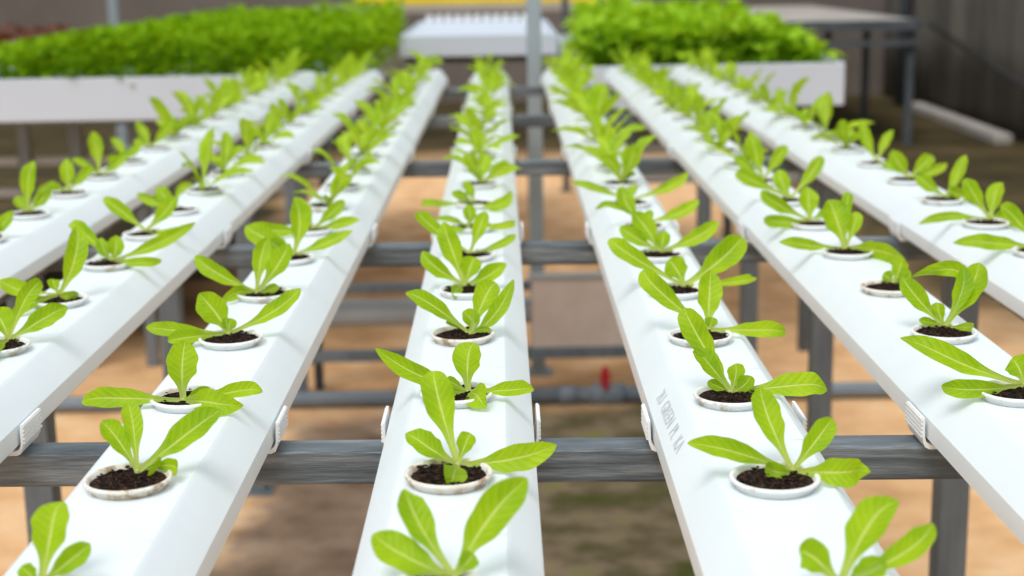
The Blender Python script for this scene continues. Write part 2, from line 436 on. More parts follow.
def cup_mesh():
    bm = bmesh.new()
    prof = [(.0132,-.036), (.0150,-.037), (.0205,-.002), (.0228,-.0004), (.0228,.0004), (.0254,.0004), (.0262,.0038), (.0286,.0048), (.0293,.0058), (.0291,.0068),
            (.0283,.0074), (.0272,.0074), (.0262,.0067), (.0255,.0050), (.0222,.0006), (.0196,-.004), (.0140,-.0335), (.0132,-.036)]
    lathe(bm, prof, 44)
    v = [bm.verts.new((.0140*math.cos(2*math.pi*i/22), .0140*math.sin(2*math.pi*i/22), -.0345)) for i in range(22)]
    bm.faces.new(v)
    return bm
def soil_mesh(seed):
    rng = random.Random(seed); bm = bmesh.new()
    c = bm.verts.new((0, 0, .0060)); prev = None; n = 30
    for k in range(1, 9):
        r = .0253*k/8
        ring = []
        for i in range(n):
            t = 2*math.pi*i/n
            z = .0058-.0018*(k/8)**3+rng.uniform(-.0010, .0012)*(k < 8)
            ring.append(bm.verts.new((r*math.cos(t), r*math.sin(t), z)))
        for i in range(n):
            if prev is None: bm.faces.new((c, ring[i], ring[(i+1)%n]))
            else: bm.faces.new((prev[i], ring[i], ring[(i+1)%n], prev[(i+1)%n]))
        prev = ring
    low = [bm.verts.new((.0195*math.cos(2*math.pi*i/n), .0195*math.sin(2*math.pi*i/n), -.006)) for i in range(n)]
    for i in range(n): bm.faces.new((prev[i], low[i], low[(i+1)%n], prev[(i+1)%n]))
    # crumbs and bark flakes
    for k in range(46):
        r = .0232*math.sqrt(rng.random()); t = rng.uniform(0, 6.28)
        p = Vector((r*math.cos(t), r*math.sin(t), .0058+rng.uniform(0, .0010)))
        s = rng.uniform(.0006, .0017)
        res = bmesh.ops.create_icosphere(bm, subdivisions=1, radius=s)
        rot = Matrix.Rotation(rng.uniform(0, 3), 3, 'Z')
        for v in res['verts']:
            q = rot @ Vector((v.co.x*rng.uniform(.8, 2.6), v.co.y, v.co.z*.6)); v.co = q+p
    return bm

NEAR = {
 (4, 0): (-0.0348, 0.9562, [[-0.0125, 0.025, 0.0359, -0.0171, 0.0401, 0.0575, 0.0225], [-0.0195, 0.0076, 0.0095, -0.0348, 0.0157, 0.0198, 0.0171], [0.0363, -0.0012, 0.0036, 0.066, 0.0016, 0.012, 0.0191], [0.005, 0.0079, 0.0116, 0.0084, 0.0122, 0.0179, 0.0125], [-0.0019, -0.0255, 0.003, -0.0019, -0.038, 0.001, 0.0171]]),
 (4, -1): (-0.026, 0.776, [[-0.0261, 0.0097, 0.0081, -0.046, 0.0199, 0.0175, 0.0207], [-0.0207, 0.0158, 0.027, -0.0255, 0.0257, 0.0429, 0.0185], [0.0176, 0.0165, 0.026, 0.0411, 0.0291, 0.0468, 0.0215], [0.0069, 0.0039, 0.0074, 0.0107, 0.0058, 0.011, 0.0116], [-0.0031, -0.0163, 0.003, -0.0046, -0.0241, 0.001, 0.0132]]),
 (4, 1): (-0.0316, 1.1294, [[-0.039, 0.0011, 0.0144, -0.0718, 0.007, 0.0351, 0.0157], [-0.0003, 0.0121, 0.0204, 0.0035, 0.0213, 0.0359, 0.0239], [0.0328, -0.007, 0.003, 0.05, 0.0021, 0.0016, 0.014], [0.0069, -0.0195, 0.003, 0.0107, -0.0382, 0.001, 0.0223], [-0.0115, 0.0043, 0.0061, -0.0176, 0.0062, 0.0089, 0.0083], [-0.0115, -0.0095, 0.003, -0.0176, -0.011, 0.001, 0.0074]]),
 (4, 2): (-0.0342, 1.3184, [[-0.0321, 0.0066, 0.0244, -0.0568, 0.0097, 0.0388, 0.0168], [0.014, 0.0169, 0.0291, 0.0243, 0.0251, 0.0433, 0.0232], [0.0228, 0.0063, 0.016, 0.0403, 0.0201, 0.0459, 0.0155], [-0.013, 0.0038, 0.008, -0.0218, 0.0042, 0.0097, 0.0062], [0.0108, 0.0008, 0.0034, 0.0191, -0.0004, 0.0027, 0.0058], [0.0021, 0.0062, 0.0099, -0.0067, 0.011, 0.0175, 0.0163]]),
 (4, 3): (-0.0443, 1.5293, [[-0.0278, 0.0074, 0.0167, -0.0462, 0.016, 0.0347, 0.018], [-0.0129, 0.0141, 0.0363, -0.0226, 0.0248, 0.0637, 0.0233], [0.0059, 0.0084, 0.0159, 0.0104, 0.0143, 0.027, 0.0225], [0.0243, 0.0059, 0.0079, 0.0434, 0.015, 0.0216, 0.0195], [-0.007, -0.0331, 0.003, -0.0059, -0.0477, 0.001, 0.0128]]),
 (4, 4): (-0.0422, 1.7046, [[-0.0455, 0.0098, 0.0321, -0.0595, 0.0153, 0.0475, 0.018], [0.0114, 0.012, 0.0269, 0.019, 0.0202, 0.0455, 0.018], [0.0349, 0.0082, 0.0079, 0.0544, 0.0173, 0.0205, 0.0102]]),
 (4, 5): (-0.0471, 1.8771, [[0.002, 0.0086, 0.0136, -0.002, 0.0167, 0.0263, 0.0176], [0.0416, -0.0099, 0.003, 0.0625, 0.0049, 0.0067, 0.0103], [-0.0198, 0.0068, 0.0092, -0.0436, 0.0099, 0.0111, 0.0086], [-0.0119, -0.0296, 0.003, -0.0218, 0.0031, 0.0029, 0.0075]]),
 (4, 6): (-0.0447, 2.0789, [[-0.0525, -0.0186, 0.003, -0.0792, -0.0027, 0.0063, 0.0113], [0.035, -0.0453, 0.003, 0.058, -0.0007, 0.019, 0.0177], [-0.0153, 0.0044, 0.0085, -0.0306, 0.0067, 0.0128, 0.0142], [-0.0044, 0.0073, 0.0156, -0.0131, 0.0131, 0.0281, 0.0142]]),
 (3, 0): (-0.2486, 0.9539, [[-0.0143, 0.0111, 0.0184, -0.0263, 0.0177, 0.0298, 0.0155], [-0.0048, 0.0153, 0.0269, -0.0088, 0.0237, 0.0417, 0.0142], [0.031, 0.0125, 0.0209, 0.053, 0.0215, 0.036, 0.0206], [0.0215, 0.0015, 0.0034, 0.0286, -0.0121, 0.001, 0.0098], [0.0143, 0.001, 0.0037, 0.0095, -0.011, 0.001, 0.0116]]),
 (3, -1): (-0.2588, 0.7728, [[0.0026, 0.016, 0.023, 0.0039, 0.0272, 0.0392, 0.0208], [0.0138, 0.0071, 0.0095, 0.025, 0.013, 0.0175, 0.0132], [-0.0069, 0.0039, 0.0038, -0.0124, 0.0075, 0.0073, 0.0095]]),
 (3, 1): (-0.2525, 1.121, [[-0.0476, -0.0012, 0.003, -0.0843, 0.0015, 0.0034, 0.0171], [-0.0022, 0.0116, 0.0219, -0.0005, 0.0224, 0.0422, 0.0243], [0.0409, -0.0003, 0.0063, 0.0604, -0.0007, 0.009, 0.0135], [0.0225, -0.0164, 0.003, 0.0479, -0.0254, 0.001, 0.0216], [0.0109, 0.0019, 0.0053, 0.0209, 0.0025, 0.0084, 0.0072]]),
 (3, 2): (-0.2557, 1.3353, [[-0.0453, -0.0034, 0.0046, -0.0744, -0.0044, 0.0098, 0.0149], [-0.0322, -0.0241, 0.003, -0.0477, -0.0323, 0.001, 0.016], [-0.0119, 0.0069, 0.0182, -0.0274, 0.0129, 0.0354, 0.027], [0.0005, 0.0036, 0.0065, 0.0012, 0.0071, 0.013, 0.0142], [0.0429, 0.0078, 0.0194, 0.0651, 0.0165, 0.038, 0.0175]]),
 (3, 3): (-0.2572, 1.5099, [[-0.0402, 0.0115, 0.018, -0.067, 0.0226, 0.0361, 0.018], [0.0021, 0.0187, 0.0307, 0.0086, 0.0315, 0.0517, 0.0191], [0.0214, 0.016, 0.0268, 0.0308, 0.0274, 0.0461, 0.0232], [-0.0174, -0.0098, 0.003, -0.0268, -0.0386, 0.001, 0.0145], [0.0134, -0.0023, 0.003, 0.0214, 0.0021, 0.0068, 0.0104]]),
 (3, 4): (-0.2474, 1.7153, [[-0.0333, 0.0098, 0.0172, -0.0582, 0.0186, 0.033, 0.0278], [0.0067, 0.0141, 0.0327, 0.0015, 0.0259, 0.0598, 0.0236], [0.0379, 0.006, 0.012, 0.0688, 0.0121, 0.0242, 0.0164], [-0.0151, 0.0017, 0.0061, -0.0273, 0.0057, 0.0164, 0.0229]]),
 (3, 5): (-0.246, 1.8891, [[-0.0116, 0.0083, 0.019, -0.0243, 0.0171, 0.039, 0.0223], [0.0349, -0.0032, 0.0057, 0.0598, -0.004, 0.0131, 0.0151], [0.0233, 0.0059, 0.0188, 0.0399, 0.0111, 0.0345, 0.0172], [-0.0416, -0.0284, 0.003, -0.0775, 0.0117, 0.0051, 0.018]]),
 (5, 0): (0.1845, 0.9313, [[-0.0372, 0.0036, 0.0122, -0.0681, 0.0045, 0.0194, 0.0153], [-0.0118, 0.0209, 0.0271, -0.0162, 0.0354, 0.046, 0.0186], [0.0172, 0.0123, 0.0161, 0.0303, 0.022, 0.0288, 0.0161], [0.0254, -0.0129, 0.003, 0.0459, -0.0037, 0.001, 0.0192], [-0.0109, -0.0109, 0.003, -0.0176, 0.0013, 0.003, 0.0114]]),
 (5, -1): (0.1774, 0.7571, [[-0.0117, 0.0092, 0.011, -0.02, 0.012, 0.0143, 0.0182], [0.0168, 0.0147, 0.0252, 0.0351, 0.0234, 0.0415, 0.0214], [0.0363, 0.0055, 0.0157, 0.0516, 0.0125, 0.0287, 0.0149], [0.0138, 0.0018, 0.0047, 0.0239, 0.0064, 0.0123, 0.0149]]),
 (5, 1): (0.1721, 1.1165, [[-0.0233, 0.0182, 0.0394, -0.0336, 0.0283, 0.0609, 0.0201], [-0.015, 0.0079, 0.0188, -0.0266, 0.0131, 0.0314, 0.018], [0.0043, 0.0057, 0.0121, 0.0043, 0.0095, 0.02, 0.014], [0.0483, 0.0019, 0.0037, 0.0763, 0.0025, 0.0053, 0.0207], [0.01, 0.0015, 0.0046, 0.0158, 0.0046, 0.0114, 0.0135], [-0.01, 0.0035, 0.0035, -0.0175, 0.0065, 0.0066, 0.009]]),
 (5, 2): (0.1823, 1.3177, [[-0.0409, 0.0197, 0.031, -0.0584, 0.0333, 0.0526, 0.02], [0.0023, 0.0151, 0.0263, 0.0058, 0.0283, 0.0494, 0.0236], [0.0428, -0.0152, 0.003, 0.0714, -0.0125, 0.001, 0.0164], [0.0023, 0.0025, 0.0054, 0.0039, 0.005, 0.0107, 0.0147]]),
 (5, 3): (0.1839, 1.5094, [[0.0399, 0.018, 0.023, 0.0671, 0.0352, 0.0464, 0.0287], [-0.0062, 0.0093, 0.0144, -0.0144, 0.0159, 0.0245, 0.0239], [-0.0532, 0.0186, 0.0291, -0.0749, 0.0299, 0.0475, 0.0196], [0.0554, -0.0001, 0.0035, 0.072, 0.0023, 0.0091, 0.011]]),
 (5, 4): (0.1764, 1.6941, [[-0.0272, 0.0105, 0.0153, -0.045, 0.0186, 0.0275, 0.0187], [0.0433, 0.0097, 0.0142, 0.0698, 0.0205, 0.0318, 0.0192], [-0.0136, 0.0132, 0.0241, -0.0297, 0.0234, 0.0426, 0.0254], [0.0037, 0.0058, 0.0089, 0.0062, 0.0136, 0.0212, 0.0187]]),
 (5, 5): (0.1839, 1.9134, [[0.0432, 0.006, 0.0109, 0.07, 0.0135, 0.0253, 0.0172], [-0.0409, 0.0076, 0.0225, -0.0591, 0.0043, 0.0181, 0.0088], [-0.0227, 0.0108, 0.0228, -0.0239, 0.0222, 0.0462, 0.0233], [0.0045, 0.0026, 0.0075, 0.0068, 0.0057, 0.0162, 0.0123]]),
 (5, 6): (0.1729, 2.1124, [[-0.045, 0.0018, 0.0167, -0.08, 0.0026, 0.0286, 0.0119], [0.0575, 0.0105, 0.0168, 0.083, 0.0205, 0.0351, 0.0162], [0.005, 0.0066, 0.012, 0.0063, 0.011, 0.0202, 0.0135]]),
 (6, 1): (0.4099, 1.133, [[-0.051, 0.0174, 0.0164, -0.0857, 0.0355, 0.0364, 0.0195], [-0.044, -0.0207, 0.003, -0.0665, -0.0024, 0.001, 0.0155], [-0.0023, 0.007, 0.0113, -0.007, 0.0115, 0.0185, 0.0213], [0.0139, 0.0021, 0.0076, 0.0278, 0.0037, 0.0141, 0.02]]),
 (6, 2): (0.399, 1.3275, [[-0.0229, 0.0131, 0.0244, -0.0336, 0.0227, 0.0421, 0.0192], [0.0269, 0.0207, 0.0271, 0.0404, 0.0374, 0.0499, 0.0244], [0.0215, 0.0282, 0.042, -0.0256, 0.0263, 0.0391, 0.016], [0.0188, 0.0155, 0.0285, 0.0215, 0.0269, 0.0492, 0.018], [-0.004, 0.0063, 0.0118, -0.004, 0.0106, 0.0196, 0.0122], [-0.0135, 0.0004, 0.0038, -0.0237, 0.0005, 0.0061, 0.0081], [0.0135, -0.0167, 0.003, 0.0242, -0.0058, 0.001, 0.0081]]),
 (6, 3): (0.4006, 1.5121, [[0.0067, 0.004, 0.0115, 0.0097, 0.0079, 0.0221, 0.0171], [-0.0046, 0.0032, 0.0047, -0.0091, 0.0058, 0.0083, 0.0132], [0.0107, 0.0032, 0.0054, 0.0168, 0.0071, 0.0122, 0.0118]]),
 (6, 4): (0.391, 1.7057, [[-0.0468, -0.0042, 0.0054, -0.0739, -0.0045, 0.0127, 0.015], [-0.0069, 0.0132, 0.0289, -0.0151, 0.0242, 0.0531, 0.0352], [0.0121, 0.0084, 0.0264, 0.0136, 0.0134, 0.0408, 0.0163], [0.0272, -0.0283, 0.003, 0.0507, -0.0863, 0.001, 0.0202], [0.0066, 0.0255, 0.0447, 0.0121, 0.0331, 0.0579, 0.0137]]),
 (6, 5): (0.3879, 1.8849, [[-0.0382, -0.0256, 0.003, -0.0631, 0.0025, 0.0031, 0.0179], [-0.0007, 0.0096, 0.0209, -0.0007, 0.0192, 0.0418, 0.0273], [-0.0399, 0.0056, 0.0206, -0.0614, 0.0112, 0.0376, 0.0187], [0.0183, 0.0044, 0.008, 0.0315, 0.0068, 0.0124, 0.0126]]),
 (6, 6): (0.3981, 2.0714, [[-0.0091, 0.0115, 0.0186, -0.0135, 0.0241, 0.0395, 0.0244], [0.0327, 0.0139, 0.034, 0.0473, 0.0244, 0.059, 0.0204], [-0.0546, 0.0025, 0.0264, -0.0757, 0.0039, 0.0376, 0.0216]]),
 (6, 7): (0.3906, 2.2515, [[-0.0099, 0.0104, 0.0365, -0.0146, 0.0203, 0.071, 0.0243], [0.0217, 0.0075, 0.0292, 0.0367, 0.0137, 0.0523, 0.0196], [-0.0256, 0.0133, 0.0204, -0.0414, 0.0208, 0.0316, 0.0192]]),
 (7, 5): (0.6157, 1.8714, [[-0.0495, 0.0015, 0.005, -0.0874, -0.0104, 0.001, 0.0128], [0.0082, 0.0143, 0.0241, 0.0181, 0.028, 0.0473, 0.0221], [-0.0198, 0.0107, 0.032, -0.029, 0.0173, 0.0511, 0.0214], [0.0165, -0.0003, 0.0031, 0.0181, -0.0639, 0.001, 0.0196]]),
 (7, 6): (0.6406, 2.1118, [[0.0185, 0.0133, 0.0257, 0.0341, 0.0289, 0.0561, 0.0184], [-0.0222, 0.0101, 0.0157, -0.0363, 0.0183, 0.0289, 0.0208], [0.0111, 0.0015, 0.0052, 0.026, -0.0383, 0.001, 0.02]]),
 (7, 7): (0.6398, 2.2922, [[-0.014, 0.0048, 0.019, -0.0253, 0.0109, 0.0415, 0.0251], [0.0221, 0.0106, 0.0175, 0.0409, 0.0201, 0.0333, 0.0225], [0.0341, 0.0006, 0.0086, 0.0574, 0.0036, 0.0208, 0.0156]]),
 (7, 8): (0.6166, 2.4506, [[0.0137, 0.0138, 0.0273, 0.03, 0.0256, 0.0505, 0.0171], [-0.0171, 0.0096, 0.0327, -0.0223, 0.0197, 0.0652, 0.0213], [0.0043, -0.0666, 0.003, 0.0257, -0.0726, 0.001, 0.0185]]),
 (7, 4): (0.6385, 1.7492, [[-0.0495, 0.0061, 0.0045, -0.0934, 0.0121, 0.0095, 0.0194], [-0.0247, 0.0181, 0.0317, -0.0393, 0.0256, 0.0447, 0.02], [0.0093, 0.0061, 0.0144, 0.0216, 0.012, 0.0288, 0.02]]),
 (2, 3): (-0.4665, 1.5312, [[-0.0391, 0.0038, 0.0041, -0.0652, 0.0123, 0.0175, 0.0194], [0.0145, 0.0125, 0.0332, 0.0188, 0.0273, 0.0708, 0.0232], [-0.0058, 0.0044, 0.0101, -0.0072, 0.0069, 0.0156, 0.0131], [0.013, -0.0206, 0.003, 0.0203, -0.0003, 0.0015, 0.0094], [-0.013, -0.0492, 0.003, -0.0203, -0.0801, 0.001, 0.0144]]),
 (2, 2): (-0.4524, 1.3322, [[0.014, 0.0149, 0.0353, 0.0297, 0.0207, 0.0505, 0.0164], [0.0266, 0.0119, 0.0149, 0.0485, 0.0212, 0.0265, 0.0197], [-0.0076, 0.0091, 0.0136, -0.017, 0.0161, 0.0238, 0.0247], [-0.0013, -0.0374, 0.003, 0.0, -0.0692, 0.001, 0.017]]),
 (2, 4): (-0.454, 1.6995, [[0.0496, 0.005, 0.017, 0.0954, 0.0135, 0.0406, 0.0159], [0.0368, -0.0324, 0.003, 0.0586, -0.0107, 0.001, 0.0118], [0.0032, 0.0045, 0.0115, 0.0032, 0.0109, 0.0272, 0.0194], [-0.0106, 0.0062, 0.0098, -0.015, 0.015, 0.0244, 0.0145], [-0.0336, 0.0195, 0.0272, -0.0567, 0.0322, 0.0447, 0.0173]]),
 (2, 5): (-0.464, 1.9135, [[-0.0321, 0.0125, 0.0227, -0.0589, 0.0232, 0.0421, 0.0189], [0.0233, 0.0098, 0.0222, 0.0385, 0.0186, 0.0417, 0.0227], [0.035, -0.0459, 0.003, 0.0636, -0.0031, 0.0065, 0.0132]]),
 (2, 6): (-0.4745, 2.1119, [[-0.0321, 0.0061, 0.0077, -0.0552, 0.0136, 0.0193, 0.0146], [-0.0154, 0.0083, 0.0136, -0.0257, 0.0168, 0.028, 0.0208], [0.008, 0.0075, 0.0247, 0.025, 0.0078, 0.0298, 0.0125]]),
 (1, 6): (-0.6698, 2.0799, [[0.0, 0.0131, 0.037, 0.0038, 0.0246, 0.0696, 0.0225], [0.0183, 0.009, 0.0149, 0.0275, 0.0192, 0.0329, 0.0171], [-0.0095, 0.0057, 0.0095, -0.0183, 0.0118, 0.0199, 0.0171], [0.0221, 0.0111, 0.0305, 0.0433, 0.0097, 0.0303, 0.0109]]),
 (1, 7): (-0.668, 2.2753, [[-0.0014, 0.0083, 0.0232, -0.0041, 0.0181, 0.0504, 0.0231], [0.0207, 0.0075, 0.0194, 0.0386, 0.0137, 0.0356, 0.0171], [-0.0207, 0.0028, 0.0069, -0.0345, 0.0042, 0.0105, 0.0149]]),
 (1, 8): (-0.6751, 2.4723, [[-0.0056, 0.0117, 0.0408, -0.0112, 0.0195, 0.0681, 0.0242], [-0.0243, 0.0081, 0.0133, -0.0475, 0.0152, 0.0248, 0.0145], [0.0262, 0.006, 0.0146, 0.0493, 0.0167, 0.0399, 0.0186]]),
 (1, 9): (-0.673, 2.6467, [[-0.012, 0.0101, 0.0199, -0.028, 0.0196, 0.0383, 0.0181], [0.012, 0.0034, 0.0122, 0.03, 0.0073, 0.0275, 0.0173], [-0.02, 0.0014, 0.003, -0.0319, -0.0112, 0.001, 0.0129]]),
 (1, 10): (-0.684, 2.8488, [[-0.0129, 0.0105, 0.0215, -0.0287, 0.0226, 0.0463, 0.0213], [0.0257, 0.0072, 0.0233, 0.0481, 0.0177, 0.055, 0.0213], [-0.0172, 0.0051, 0.0071, -0.0343, 0.0088, 0.0113, 0.0167]]),
 (1, 5): (-0.6526, 1.911, [[0.0146, 0.0066, 0.0119, 0.0268, 0.0155, 0.0285, 0.0195], [-0.0058, 0.0103, 0.0175, -0.0116, 0.0197, 0.0337, 0.0189], [0.0058, 0.0018, 0.007, 0.0116, 0.0041, 0.0153, 0.0157]]),
}

cup0 = soil0 = None
soils = []
leafsets = []
def foliage_generic(seed):
    rng = random.Random(seed); bm = bmesh.new(); uvl = bm.loops.layers.uv.new('UVMap')
    n = rng.choice((5, 5, 6)); a0 = rng.uniform(0, 6.28)
    for i in range(n):
        az = a0+2*math.pi*i/n+rng.uniform(-.3, .3)
        L = rng.uniform(.046, .082); el = math.radians(rng.uniform(14, 60))
        d = Vector((math.cos(az)*math.cos(el), math.sin(az)*math.cos(el), math.sin(el)))
        P2 = d*L; side = Vector((-math.sin(az), math.cos(az), 0))*rng.uniform(-.12, .12)*L
        Mi = d*L*.5+Vector((0, 0, rng.uniform(-.02, .18)*L))+side
        leaf(bm, uvl, (0,0,0), Mi, P2, L*rng.uniform(.25, .36), rng, face=.4)
    for i in range(2):
        az = rng.uniform(0, 6.28); L = rng.uniform(.016, .026); el = math.radians(rng.uniform(25, 70))
        d = Vector((math.cos(az)*math.cos(el), math.sin(az)*math.cos(el), math.sin(el)))
        leaf(bm, uvl, (0,0,0), d*L*.5+Vector((0,0,.002)), d*L, L*.6, rng, face=.4)
    crown(bm, uvl)
    return bm
def crown(bm, uvl):
    nv0 = len(bm.verts)
    res = bmesh.ops.create_cone(bm, cap_ends=True, segments=10, radius1=.0021, radius2=.0030, depth=.006)
    for v in res['verts']: v.co.z -= .0005
    for f in {f for v in res['verts'] for f in v.link_faces}:
        f.smooth = True
        for lp in f.loops: lp[uvl].uv = (.5, .02)
def projpx(P):
    d = Vector(P)-Vector((0,0,CZ)); z = d.dot(fw); return 512+1500*d.dot(r_)/z, 288-1500*d.dot(u_)/z
ORD = ['nearest', 'second', 'third', 'fourth', 'fifth', 'sixth', 'seventh', 'eighth', 'ninth', 'tenth', 'eleventh', 'twelfth', 'thirteenth',
       'fourteenth', 'fifteenth', 'sixteenth', 'seventeenth', 'eighteenth', 'nineteenth', 'twentieth', 'twenty-first', 'twenty-second', 'twenty-third', 'twenty-fourth', 'twenty-fifth']
LOOK = {
 (4,0): 'lettuce seedling with a tall upright leaf, in the centre channel by the front crossbar',
 (4,-1): 'lettuce seedling with three broad leaves, cut off by the bottom edge in the centre channel',
 (4,1): 'lettuce seedling with a drooping front leaf and long left leaf, third in the centre channel',
 (4,2): 'lettuce seedling beside much bare reddish soil, fourth in the centre channel',
 (3,0): 'lettuce seedling in a soil-stained cup at the front crossbar, third channel from the left',
 (3,-1): 'lettuce seedling at the bottom left corner, nearest in the third channel from the left',
 (3,1): 'lettuce seedling with a long leaf drooping left, second in the third channel from the left',
 (5,0): 'lettuce seedling with a curled leaf over the front crossbar, third channel from the right',
 (5,-1): 'lettuce seedling at the bottom right, nearest in the third channel from the right',
 (5,1): 'lettuce seedling above the faint printed lettering, broad leaf pointing right off its channel',
 (6,2): 'lettuce seedling with tall arching leaves, in front of a nearly bare seedling cup',
 (6,3): 'sparse lettuce seedling with only tiny leaves in much soil, second channel from the right',
 (6,1): 'lettuce seedling at the right edge, long leaf pointing left, second channel from the right',
}
KEY = {}
def get(i): return leafsets[i % len(leafsets)]
gen_cache = []
total = 0
for c in range(1, 8):
    ch, ys = chans[c]
    vis = 0
    for y in ys:
        k = round((y-PH[c-1])/PITCH)
        x = chx(c, y)-.0019
        px, py = projpx((x, y, ZT+.02))
        if not (-75 < px < 1024+75 and py < 640): continue
        name = 'lettuce_seedling'
        oo = ORD[vis]
        lab = LOOK.get((c, k))
        if lab is None:
            if vis == 0: lab = f'lettuce seedling in a white net cup, nearest in the {CN[c-1]}'
            else: lab = f'lettuce seedling in white net cup, {oo} along the {CN[c-1]}'
        vis += 1; total += 1
        root = empty(name, (x, y, ZT), lab, 'seedling', 'lettuce seedlings in net cups along the channels')
        if cup0 is None:
            cup0 = link('net_cup', cup_mesh(), M['cup'], root, smooth=True); cu = cup0
            for s in range(6): soils.append(None)
        else:
            cu = cup0.copy(); COL.objects.link(cu); cu.parent = root
        if (c, k) in ((3, 0), (4, 0), (4, 2), (6, 3)):
            cu.data = cu.data.copy(); cu.data.materials[0] = M['cup_stained']; cu['label'] = 'soil-stained net cup'
        cu.rotation_euler = (0, 0, random.uniform(0, 6.28))
        si = random.randrange(6)
        if soils[si] is None:
            so = link('potting_soil', soil_mesh(si), M['soil'], root, smooth=False); soils[si] = so
        else:
            so = soils[si].copy(); COL.objects.link(so); so.parent = root
        so.rotation_euler = (0, 0, random.uniform(0, 6.28))
        if (c, k) in NEAR:
            cx, cy, lv = NEAR[(c, k)]
            rx, ry = cx-x, cy-y
            rr = math.hypot(rx, ry)
            if rr > .020: rx, ry = rx*.020/rr, ry*.020/rr      # the crown grows out of the soil
            rng = random.Random(c*100+k); bm = bmesh.new(); uvl = bm.loops.layers.uv.new('UVMap')
            view = (Vector((cx, cy, ZT))-Vector((0, 0, CZ))).normalized()
            for l in lv:
                L = Vector(l[3:6]).length
                wd = min(l[6], L*1.0)
                leaf(bm, uvl, (0,0,0), l[0:3], l[3:6], wd, rng, view=view, face=.8)
            crown(bm, uvl)
            fo = link('leaves', bm, M['leaf'], root, smooth='leaf'); fo.location = (rx, ry, .006)
            sb = fo.modifiers.new('smooth', 'SUBSURF'); sb.levels = 1; sb.render_levels = 1
        else:
            i = (k*5+c*3) % 10
            while len(gen_cache) < 10: gen_cache.append(None)
            if gen_cache[i] is None:
                fo = link('leaves', foliage_generic(50+i), M['leaf'], root, smooth='leaf'); gen_cache[i] = fo
            else:
                fo = gen_cache[i].copy(); COL.objects.link(fo); fo.parent = root
            s = random.uniform(.98, 1.24); fo.scale = (s, s, s*random.uniform(.9, 1.15))
            fo.location = (random.uniform(-.005, .005), random.uniform(-.005, .005), .006)
            fo.rotation_euler = (0, 0, random.uniform(0, 6.28))
print('seedlings', total)

# ------------------------------------------------------------------ nursery tables behind the rack
def table(name, lab, cat, x0, x1, y0, y1, zt, th, legmat, legs, rail=True, traymat='tray'):
    t = empty(name, ((x0+x1)/2, y0, 0), lab, cat)
    ox, oy = (x0+x1)/2, y0
    bm = bmesh.new(); wl = .012
    # tray = bottom sheet and four walls
    box(bm, x0-ox, x1-ox, 0, wl, zt-th, zt, .003); box(bm, x0-ox, x1-ox, y1-oy-wl, y1-oy, zt-th, zt, .003)
    box(bm, x0-ox, x0-ox+wl, wl, y1-oy-wl, zt-th, zt, 0); box(bm, x1-ox-wl, x1-ox, wl, y1-oy-wl, zt-th, zt, 0)
    box(bm, x0-ox+wl, x1-ox-wl, wl, y1-oy-wl, zt-th, zt-th+.012)
    link('tray', bm, M[traymat], t)
    for (lx, ly) in legs:
        bm = bmesh.new(); box(bm, lx-ox-.02, lx-ox+.02, ly-oy-.02, ly-oy+.02, 0, zt-th-.036)
        link('leg', bm, M[legmat], t)
    bm = bmesh.new()
    for ly in sorted({l[1] for l in legs}): box(bm, x0-ox+.02, x1-ox-.02, ly-oy-.018, ly-oy+.018, zt-th-.036, zt-th-.001)
    for lx in sorted({l[0] for l in legs})[::max(1, len(set(l[0] for l in legs))-1)]:
        box(bm, lx-ox-.018, lx-ox+.018, legs[0][1]-oy, max(l[1] for l in legs)-oy, zt-th-.034, zt-th-.002)
    link('frame', bm, M[legmat], t)
    if rail:
        for ly in sorted({l[1] for l in legs}):
            for zz in (.62, .73):
                bm = bmesh.new(); box(bm, min(l[0] for l in legs)-ox, max(l[0] for l in legs)-ox, ly-oy+.0205, ly-oy+.045, zz, zz+.03)
                link('low_rail', bm, M['pipe'], t)
    return t
table('seedling_table', 'long white tray table full of dense green seedlings, left behind the rack', 'table',
      -3.9, -.53, 5.0, 8.0, 1.052, .142, 'leg', [(x, 5.25) for x in (-3.7, -2.75, -2.0, -1.68, -1.50, -1.28, -.72)]+[(x, 7.8) for x in (-3.7, -2.5, -.95)])
table('seedling_table', 'white tray table of bright leafy seedlings, right behind the rack', 'table',
      .253, 1.155, 5.1, 7.4, 1.053, .143, 'dark', [(.36, 5.3), (1.08, 5.3), (.52, 7.2), (1.08, 7.2)])
